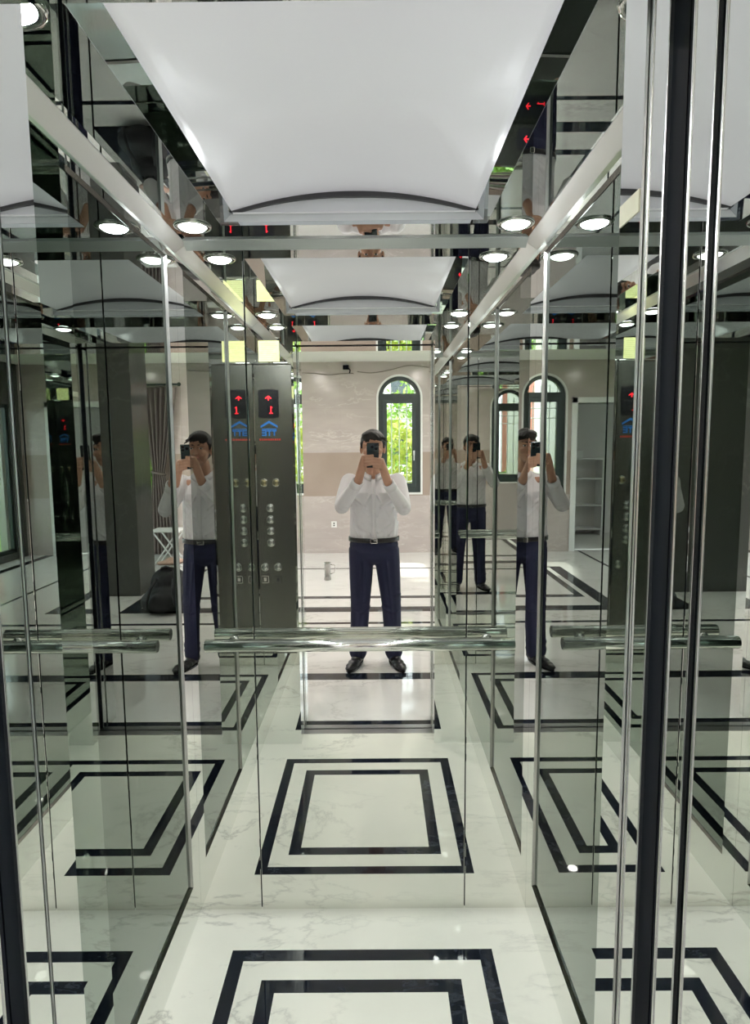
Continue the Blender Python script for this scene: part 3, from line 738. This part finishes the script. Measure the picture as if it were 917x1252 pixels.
# ------------------------------------------------------------------ garden outside
lawn = struct(new_obj('ground_garden', bmesh.new(), GRASS), 'green lawn outside')
b = bmesh.new(); add_box(b, (-18, -30, -.30), (22, LY0 - .20, -.06)); add_box(b, (-18, LY0 - .20, -.30), (LX0 - .12, .5, -.06)); add_box(b, (LX1 + .12, LY0 - .20, -.30), (22, .5, -.06)); b.to_mesh(lawn.data); b.free()
def bush(c, r, n, m, lab, group='garden bushes outside the windows'):
    t = thing('garden_bush', lab, 'bush', (c[0], c[1], -.06), group)
    bm = bmesh.new(); rnd = random.Random(int(abs(c[0] * 97 + c[1] * 31)))
    for i in range(n):
        d = Vector((rnd.gauss(0, 1), rnd.gauss(0, 1), rnd.gauss(0, 1))).normalized() * rnd.uniform(.72, 1.05)
        p = Vector((c[0] + d.x * r[0], c[1] + d.y * r[1], max(-.04, c[2] + d.z * r[2])))
        s = rnd.uniform(.05, .11); u = Vector((rnd.gauss(0, 1), rnd.gauss(0, 1), rnd.gauss(0, 1))).normalized(); w = u.orthogonal().normalized(); h = u.cross(w)
        vs = [bm.verts.new(p + q) for q in (u * s, w * s * .45 + h * s * .1, -u * s, -w * s * .45 + h * s * .1)]
        bm.faces.new(vs)
    f = new_obj('foliage', bm, m, t); f['kind'] = 'stuff'
    bm = bmesh.new()
    for a in range(5): add_tube(bm, [(c[0], c[1], -.08), (c[0] + .3 * r[0] * math.cos(a * 1.3), c[1] + .3 * r[1] * math.sin(a * 1.3), c[2])], [.03, .012], 7)
    new_obj('stem', bm, noisy('bark', (.10, .07, .04), (.15, .10, .06), 8, .9), t)
bush((.2, -7.6, 1.0), (1.3, .7, 1.0), 2600, LEAF2, 'yellow-green bush just outside the first arched window')
bush((1.4, -9.3, 1.5), (1.5, .9, 1.6), 2200, LEAF1, 'green bush behind the yellow-green one outside the arched window')
bush((3.6, -7.4, .8), (1.2, .7, .75), 2200, LEAF1, 'dark green bush outside the glazed garden door')
bush((6.6, -3.4, .6), (.8, 1.6, .75), 2600, LEAF1, 'broad green bush outside the wide side window')
bush((-1.9, -8.6, .35), (1.2, .6, .55), 1400, LEAF1, 'low green bush outside the second arched window')
# far houses
def house(name, lo, hi, m, lab, floors):
    t = thing(name, lab, 'building', ((lo[0] + hi[0]) / 2, hi[1], lo[2]), 'buildings across the garden')
    new_obj('facade', box(lo, hi, .02), m, t)
    new_obj('roof', box((lo[0] - .15, lo[1] - .1, hi[2]), (hi[0] + .15, hi[1] + .25, hi[2] + .18), .02), WHITEF, t)
    n = max(2, int((hi[0] - lo[0]) / 1.5))
    for k_ in range(floors):
        z = lo[2] + .8 + k_ * 2.6
        new_obj('balcony_band', box((lo[0], hi[1], z - .55), (hi[0], hi[1] + .35, z - .30), .01), WHITEF, t)
        for i in range(n):
            x = lo[0] + (i + .5) * (hi[0] - lo[0]) / n
            f = new_obj('window', box((x - .42, hi[1] - .03, z), (x + .42, hi[1] + .03, z + 1.3)), WHITEF, t)
            new_obj('pane', box((x - .36, hi[1] + .02, z + .06), (x + .36, hi[1] + .036, z + 1.24)), WINDK, f)
bush((-4.9, -4.6, .7), (.8, 1.3, .8), 2200, LEAF2, 'bright green bush outside the tall window of the left lobby wall')
house('red_house', (-9.5, -17, -.06), (-3.6, -13.5, 4.4), BRICKR, 'red house with white bands seen through the second arched window', 2)
house('red_house', (4.2, -17, -.06), (9.0, -13.5, 3.6), BRICKR, 'red house with white bands seen through the garden door', 1)
house('white_house', (-3.2, -24, -.06), (3.5, -20, 5.0), WHITEF, 'pale house far behind the bushes of the first arched window', 2)

# ------------------------------------------------------------------ the person
BX, BY = .035, -.425
P_ = thing('person', 'man in white shirt and navy trousers photographing himself in the lift mirror', 'person', (BX, BY, 0))
V = Vector
hipz = .82
# joints (facing +y; his right side is +x)
J = {
 'pelvis': V((BX, BY - .01, .87)), 'waist': V((BX, BY, 1.00)), 'chest': V((BX, BY - .005, 1.18)), 'neckb': V((BX, BY - .02, 1.335)), 'neckt': V((BX - .002, BY + .030, 1.43)),
 'shR': V((BX + .165, BY - .015, 1.295)), 'shL': V((BX - .165, BY - .015, 1.295)),
 'elR': V((BX + .200, BY + .205, 1.135)), 'elL': V((BX - .210, BY + .205, 1.150)),
 'wrR': V((.128, -.055, 1.318)), 'wrL': V((-.058, -.055, 1.330)),
 'hpR': V((BX + .088, BY - .01, .83)), 'hpL': V((BX - .088, BY - .01, .83)),
 'knR': V((BX + .118, BY + .02, .46)), 'knL': V((BX - .098, BY + .02, .46)),
 'anR': V((BX + .135, BY - .01, .075)), 'anL': V((BX - .120, BY - .01, .075)),
}
hc = V((BX - .002, BY + .070, 1.535))       # head centre
def head(bm):
    add_ell(bm, hc + V((0, -.012, .020)), (.076, .094, .092)); add_ell(bm, hc + V((0, .022, -.035)), (.064, .066, .078)); add_ell(bm, hc + V((0, .050, -.085)), (.036, .034, .028))
    add_cone(bm, hc + V((0, .082, .012)), .009, hc + V((0, .100, -.026)), .014); add_ell(bm, hc + V((0, .084, -.054)), (.025, .014, .008)); add_ell(bm, hc + V((0, .082, -.066)), (.022, .013, .008))
    for s in (-1, 1):
        add_ell(bm, hc + V((s * .078, -.008, -.012)), (.010, .020, .032)); add_ell(bm, hc + V((s * .012, .092, -.028)), (.010, .011, .009)); add_ell(bm, hc + V((s * .042, .062, -.028)), (.024, .020, .020)); add_ell(bm, hc + V((s * .034, .074, .022)), (.026, .014, .010))
    add_cone(bm, J['neckb'] - V((0, 0, .03)), .060, J['neckt'], .055)
# phone frame
n_ = V((fwd[0], fwd[1], fwd[2])); up_v = V((-down[0], -down[1], -down[2])); rx = V((right[0], right[1], right[2]))
lens_c = V((CAMX, 0, CAMZ)) - n_ * .010
PC = lens_c - rx * .021 - up_v * .064       # phone centre
def ph(x, z, n): return PC + rx * x + up_v * z + n_ * n
def chain(bm, pts, rs):
    for i in range(len(pts) - 1): add_cone(bm, pts[i], rs[i], pts[i + 1], rs[i + 1], 12)
def hands(bm):
    # right hand holds the lower right edge, fingers cross the back of the phone; left hand likewise from the left, a little higher
    for s, wr, z0 in ((1, J['wrR'], -.058), (-1, J['wrL'], -.036)):
        kn = []
        for k_ in range(4): kn.append(ph(s * (.052 + .003 * (k_ in (0, 3))), z0 + .030 - .0185 * k_, -.002))
        base = wr
        add_cone(bm, wr, .028, ph(s * .062, z0 - .018, -.014), .026); add_cone(bm, ph(s * .064, z0 - .02, -.012), .024, ph(s * .057, z0 + .026, -.008), .016)
        add_cone(bm, wr, .024, ph(s * .056, z0 + .005, -.012), .017)
        L = (.9, 1.0, .95, .78)
        for k_ in range(4):
            a = kn[k_]; l = L[k_]; zt = z0 + .034 - .0185 * k_ + s * .002
            p1 = ph(s * .046, zt, .0165); p2 = ph(s * (.046 - .030 * l), zt + .003, .0190); p3 = ph(s * (.046 - .052 * l), zt + .006, .0150)
            chain(bm, [a, p1, p2, p3], [.0102, .0091, .0084, .0074])
        t0 = ph(s * .058, z0 + .000, -.020); t1 = ph(s * .044, z0 + .030, -.020); t2_ = ph(s * .026, z0 + .046, -.016); t3 = ph(s * .012, z0 + .056, -.0145)
        chain(bm, [t0, t1, t2_, t3], [.015, .0115, .0098, .0085])
body = bmesh.new()
head(body); hands(body)
chain(body, [J['neckb'], J['chest'], J['waist'], J['pelvis']], [.07, .115, .105, .105])
for s in 'RL':
    chain(body, [J['chest'] + V((0, 0, .08)), J['sh' + s], J['el' + s], J['wr' + s]], [.08, .046, .036, .025])
    chain(body, [J['pelvis'], J['hp' + s], J['kn' + s], J['an' + s]], [.09, .075, .052, .030])
    f = J['an' + s]; add_cone(body, f - V((0, .02, .035)), .024, f + V((0.01 if s == 'R' else -.005, .06, -.042)), .018)
bo = fused('body', body, SKIN, P_, .0042, 3)
# face details
EYEW = mat('eye_white', (.75, .73, .70), .2)
for s in (-1, 1):
    bm = bmesh.new(); add_ell(bm, hc + V((s * .032, .0735, .004)), (.0125, .010, .0065)); ey = new_obj('eye', bm, EYEW, P_, True)
    bm = bmesh.new(); add_ell(bm, hc + V((s * .032, .0815, .004)), (.0055, .0035, .0055)); new_obj('iris', bm, LENSM, ey, True)
    bm = bmesh.new(); add_cone(bm, hc + V((s * .016, .088, .026)), .004, hc + V((s * .050, .072, .028)), .003); new_obj('eyebrow', bm, HAIR, P_, True)
bm = bmesh.new(); add_ell(bm, hc + V((0, .091, -.060)), (.022, .008, .0055)); new_obj('lips', bm, mat('lip_skin', (.42, .19, .16), .5), P_, True)
# hair: cap with a side-swept fringe, short sides
bm = bmesh.new()
add_ell(bm, hc + V((0, -.026, .038)), (.084, .096, .088)); add_ell(bm, hc + V((-.012, .050, .082)), (.062, .044, .030)); add_ell(bm, hc + V((.035, .040, .070)), (.045, .044, .028)); add_ell(bm, hc + V((0, -.055, -.005)), (.074, .058, .075))
for i in range(26):
    a = random.uniform(-1, 1); p = hc + V((.065 * a, .045 + .03 * (1 - a * a), .088 - .02 * a * a)); add_cone(bm, p, .012, p + V((.02 + random.uniform(-.01, .02), .02, -.028 + random.uniform(-.01, .012))), .005, 8)
for s in (-1, 1): add_cone(bm, hc + V((s * .074, .012, .030)), .012, hc + V((s * .076, .016, -.004)), .006)
def cuthair(b):
    pass
fused('hair', bm, HAIR, P_, .005, 2)
# shirt
bm = bmesh.new()
def ellbar(p1, r1, p2, r2, n=7):
    for i in range(n + 1):
        t = i / n; add_ell(bm, p1.lerp(p2, t), tuple(r1[k_] + (r2[k_] - r1[k_]) * t for k_ in range(3)), None, 18)
ellbar(V((BX, BY - .005, .925)), (.172, .118, .05), V((BX, BY, 1.05)), (.168, .122, .06)); ellbar(V((BX, BY, 1.05)), (.168, .122, .06), V((BX, BY - .005, 1.22)), (.172, .118, .06)); ellbar(V((BX, BY - .005, 1.22)), (.172, .118, .06), V((BX, BY - .015, 1.30)), (.130, .085, .045))
add_cone(bm, V((BX - .14, BY - .015, 1.280)), .056, V((BX - .03, BY - .02, 1.335)), .042); add_cone(bm, V((BX + .14, BY - .015, 1.280)), .056, V((BX + .03, BY - .02, 1.335)), .042)
for s in 'RL':
    sg = 1 if s == 'R' else -1
    el, sh_, wr = J['el' + s], J['sh' + s], J['wr' + s]
    chain(bm, [sh_, sh_.lerp(el, .5) + V((sg * .004, 0, 0)), el], [.064, .056, .050])
    d = (wr - el).normalized(); end = el + (wr - el) * .86
    chain(bm, [el, el.lerp(end, .5) + V((sg * .002, -.006, -.004)), end], [.050, .046, .036])
    # folds at the elbow and along the sleeve
    for q in range(5):
        c_ = el.lerp(end, .06 + .12 * q); u = d.orthogonal().normalized(); w = d.cross(u); r0 = .047 - .003 * q
        add_tube(bm, [c_ + (u * math.cos(a) + w * math.sin(a)) * r0 + d * .012 * math.sin(a * 2 + q) for a in [2 * PI * i / 16 for i in range(16)]], .006, 8, closed=True)
# soft blousing above the belt and diagonal pulls
for i in range(14):
    a = 2 * PI * i / 14 + .2; x, y = math.cos(a), math.sin(a)
    add_cone(bm, V((BX + .165 * x, BY + .112 * y, .925)), .010, V((BX + .160 * x + .02 * math.sin(i * 2.1), BY + .112 * y, 1.02 + .03 * math.sin(i * 1.7))), .006, 8)
for s in (-1, 1):
    for q in range(3): add_cone(bm, V((BX + s * (.135 - .015 * q), BY + .085, 1.20 - .04 * q)), .007, V((BX + s * (.05 - .02 * q), BY + .118, 1.13 - .06 * q)), .005, 8)
for q, (x0, z0_, x1, z1_, r0) in enumerate(((-.10, 1.00, -.03, .95, .008), (.11, 1.02, .03, .96, .008), (-.13, 1.10, -.06, 1.02, .008), (.14, 1.12, .07, 1.03, .008), (-.02, 1.22, -.10, 1.08, .007), (.03, 1.21, .11, 1.07, .007), (-.14, 1.00, -.10, .94, .009), (.14, 1.0, .10, .94, .009))):
    def fy(x): return BY + .118 * math.sqrt(max(.05, 1 - (x / .172) ** 2))
    add_cone(bm, V((BX + x0, fy(x0), z0_)), r0, V((BX + x1, fy(x1), z1_)), r0 * .6, 8)
shirt = fused('shirt', bm, SHIRT, P_, .006, 4)
# cuffs, collar, placket, buttons, pocket
for s in 'RL':
    el, wr = J['el' + s], J['wr' + s]; d = (wr - el).normalized(); c_ = el + (wr - el) * .88
    bm = bmesh.new(); add_lathe(bm, [(.036, -.028), (.040, -.026), (.040, .026), (.036, .030), (.032, .028), (.031, -.02)], c_, d, 24); new_obj('cuff', bm, SHIRT, shirt, True)
bm = bmesh.new(); NC = 26
rows = []
for i in range(NC + 1):
    a = PI / 2 + .22 + (2 * PI - .44) * i / NC; ca, sa = math.cos(a), math.sin(a)
    c0 = V((BX, BY - .008, 1.335))
    fr = max(0, sa) ** 2
    rows.append([bm.verts.new(c0 + V((.066 * ca, .066 * sa, 0 - .012 * fr))), bm.verts.new(c0 + V((.062 * ca, .062 * sa, .040 - .022 * fr))), bm.verts.new(c0 + V((.078 * ca, .078 * sa + .006 * fr, .004 - .036 * fr)))])
for i in range(NC):
    for q in range(2): bm.faces.new((rows[i][q], rows[i + 1][q], rows[i + 1][q + 1], rows[i][q + 1]))
o = new_obj('collar', bm, SHIRT, shirt, True); md = o.modifiers.new('t', 'SOLIDIFY'); md.thickness = .004
bm = bmesh.new()
pl = [V((BX, BY + .113, .90)), V((BX, BY + .122, 1.0)), V((BX, BY + .123, 1.08)), V((BX, BY + .118, 1.2)), V((BX, BY + .090, 1.28)), V((BX, BY + .068, 1.318))]
L_ = [(bm.verts.new(p + V((-.014, .002, 0))), bm.verts.new(p + V((.014, .002, 0)))) for p in pl]
for i in range(len(L_) - 1): bm.faces.new((L_[i][0], L_[i][1], L_[i + 1][1], L_[i + 1][0]))
o = new_obj('placket', bm, SHIRT, shirt, True); md = o.modifiers.new('t', 'SOLIDIFY'); md.thickness = .004
for p in pl[:5]:
    bm = bmesh.new(); add_disc(bm, p + V((0, .003, .03)), .0045, (0, 1, 0), .0025, 12); new_obj('shirt_button', bm, PAINT_W, shirt)
# trousers
bm = bmesh.new()
add_ell(bm, V((BX, BY - .005, .86)), (.172, .122, .085), None, 24); add_ell(bm, V((BX, BY - .025, .80)), (.168, .122, .085), None, 24)
for s in 'RL':
    sg = 1 if s == 'R' else -1
    chain(bm, [J['hp' + s] + V((0, 0, -.02)), J['kn' + s].lerp(J['hp' + s], .5), J['kn' + s], J['kn' + s].lerp(J['an' + s], .6), J['an' + s] + V((0, .004, .012))], [.092, .083, .070, .064, .064])
    for q in range(3):
        c_ = J['kn' + s] + V((0, 0, .05 - .05 * q)); add_tube(bm, [c_ + V((.066 * math.cos(a), .066 * math.sin(a), .014 * math.sin(a * 2 + q))) for a in [2 * PI * i / 16 for i in range(16)]], .006, 8, closed=True)
    for q in range(2):
        c_ = J['an' + s] + V((0, 0, .03 + .04 * q)); add_tube(bm, [c_ + V((.060 * math.cos(a), .060 * math.sin(a), .012 * math.sin(a * 2 + q * 2))) for a in [2 * PI * i / 16 for i in range(16)]], .008, 8, closed=True)
    # front crease
    chain(bm, [J['hp' + s] + V((0, .098, -.08)), J['kn' + s] + V((0, .070, 0)), J['an' + s] + V((0, .060, .05))], [.006, .005, .005])
fused('trousers', bm, NAVY, P_, .006, 3)
# belt and buckle
bm = bmesh.new()
def beltring(r, z, n=40): return [V((BX + (.172 + r) * math.cos(2 * PI * i / n), BY - .003 + (.121 + r) * math.sin(2 * PI * i / n), z)) for i in range(n)]
rr_ = [[bm.verts.new(p) for p in beltring(*q)] for q in ((.002, .888), (.006, .890), (.006, .918), (.002, .920))]
for i in range(3):
    for k_ in range(40): bm.faces.new((rr_[i][k_], rr_[i][(k_ + 1) % 40], rr_[i + 1][(k_ + 1) % 40], rr_[i + 1][k_]))
belt = new_obj('belt', bm, LEATHER, P_, True)
bm = bmesh.new(); by = BY + .126
for lo, hi in (((-.024, -.018), (.024, -.013)), ((-.024, .013), (.024, .018)), ((-.024, -.018), (-.019, .018)), ((.019, -.018), (.024, .018)), ((-.002, -.002), (.024, .002))):
    add_box(bm, (BX + lo[0], by - .003, .904 + lo[1]), (BX + hi[0], by + .004, .904 + hi[1]), .001)
new_obj('buckle', bm, CHROME, belt)
# shoes
for s in 'RL':
    sg = 1 if s == 'R' else -1; f = J['an' + s]; yaw = Matrix.Rotation(-sg * .30, 3, 'Z')
    bm = bmesh.new()
    for dy, w, h, zc in ((-.045, .036, .038, .040), (-.01, .038, .042, .045), (.04, .040, .036, .040), (.09, .044, .028, .032), (.135, .043, .022, .027), (.17, .034, .018, .024)):
        add_ell(bm, V((f.x, f.y, 0)) + yaw @ V((0, dy, zc)), (w, .045, h), yaw, 16)
    sho = fused('shoe', bm, LEATHER, P_, .005, 3)
    bm = bmesh.new(); outline = []
    for a in [2 * PI * i / 28 for i in range(28)]:
        y = .062 + .145 * math.sin(a); w = .041 + .006 * math.sin(a); q = V((f.x, f.y, 0)) + yaw @ V((w * math.cos(a), y, 0)); outline.append((q.x, q.y))
    add_prism(bm, outline, 'z', .0008, .013); new_obj('shoe_sole', bm, RUBBER, sho)

# phone in his hands (a separate thing)
def ph_box(bm, lo, hi, bev):
    t = bmesh.new(); add_box(t, lo, hi, bev, 0, 3)
    for v in t.verts: v.co = ph(v.co.x, v.co.y, v.co.z)
    bmesh.ops.recalc_face_normals(t, faces=t.faces); merge(bm, t)
pt = thing('phone', 'dark smartphone held upright in front of his face', 'phone', tuple(PC))
bm = bmesh.new(); ph_box(bm, (-.038, -.078, -.0045), (.038, .078, .0040), .0035); new_obj('phone_body', bm, PHONEM, pt)
bm = bmesh.new(); ph_box(bm, (-.035, -.074, -.0052), (.035, .074, -.0044), .0003); new_obj('screen', bm, RUBBER, pt)
bm = bmesh.new(); ph_box(bm, (-.034, .028, .0036), (-.004 + .036, .074, .0056), .0009); o = new_obj('camera_plate', bm, PHONEM, pt)
for x, z in ((.021, .064), (.021, .042), (-.004, .053)):
    bm = bmesh.new(); add_lathe(bm, [(.0085, 0), (.0085, .0014), (.0068, .0018), (.0066, .0008), (0, .0008)], ph(x, z, .0054), n_, 20); new_obj('lens', bm, LENSM, o, True)

# ------------------------------------------------------------------ light
w = bpy.data.worlds.new('world'); S.world = w; w.use_nodes = True
bg = w.node_tree.nodes['Background']; bg.inputs[0].default_value = (.86, .93, 1.0, 1); bg.inputs[1].default_value = 5.5
sd = bpy.data.lights.new('sun', 'SUN'); sd.energy = 11.0; sd.angle = .05; sd.color = (1, .96, .88)
so = bpy.data.objects.new('sun', sd); COL.objects.link(so); so.rotation_euler = (math.radians(38), math.radians(12), math.radians(-20))
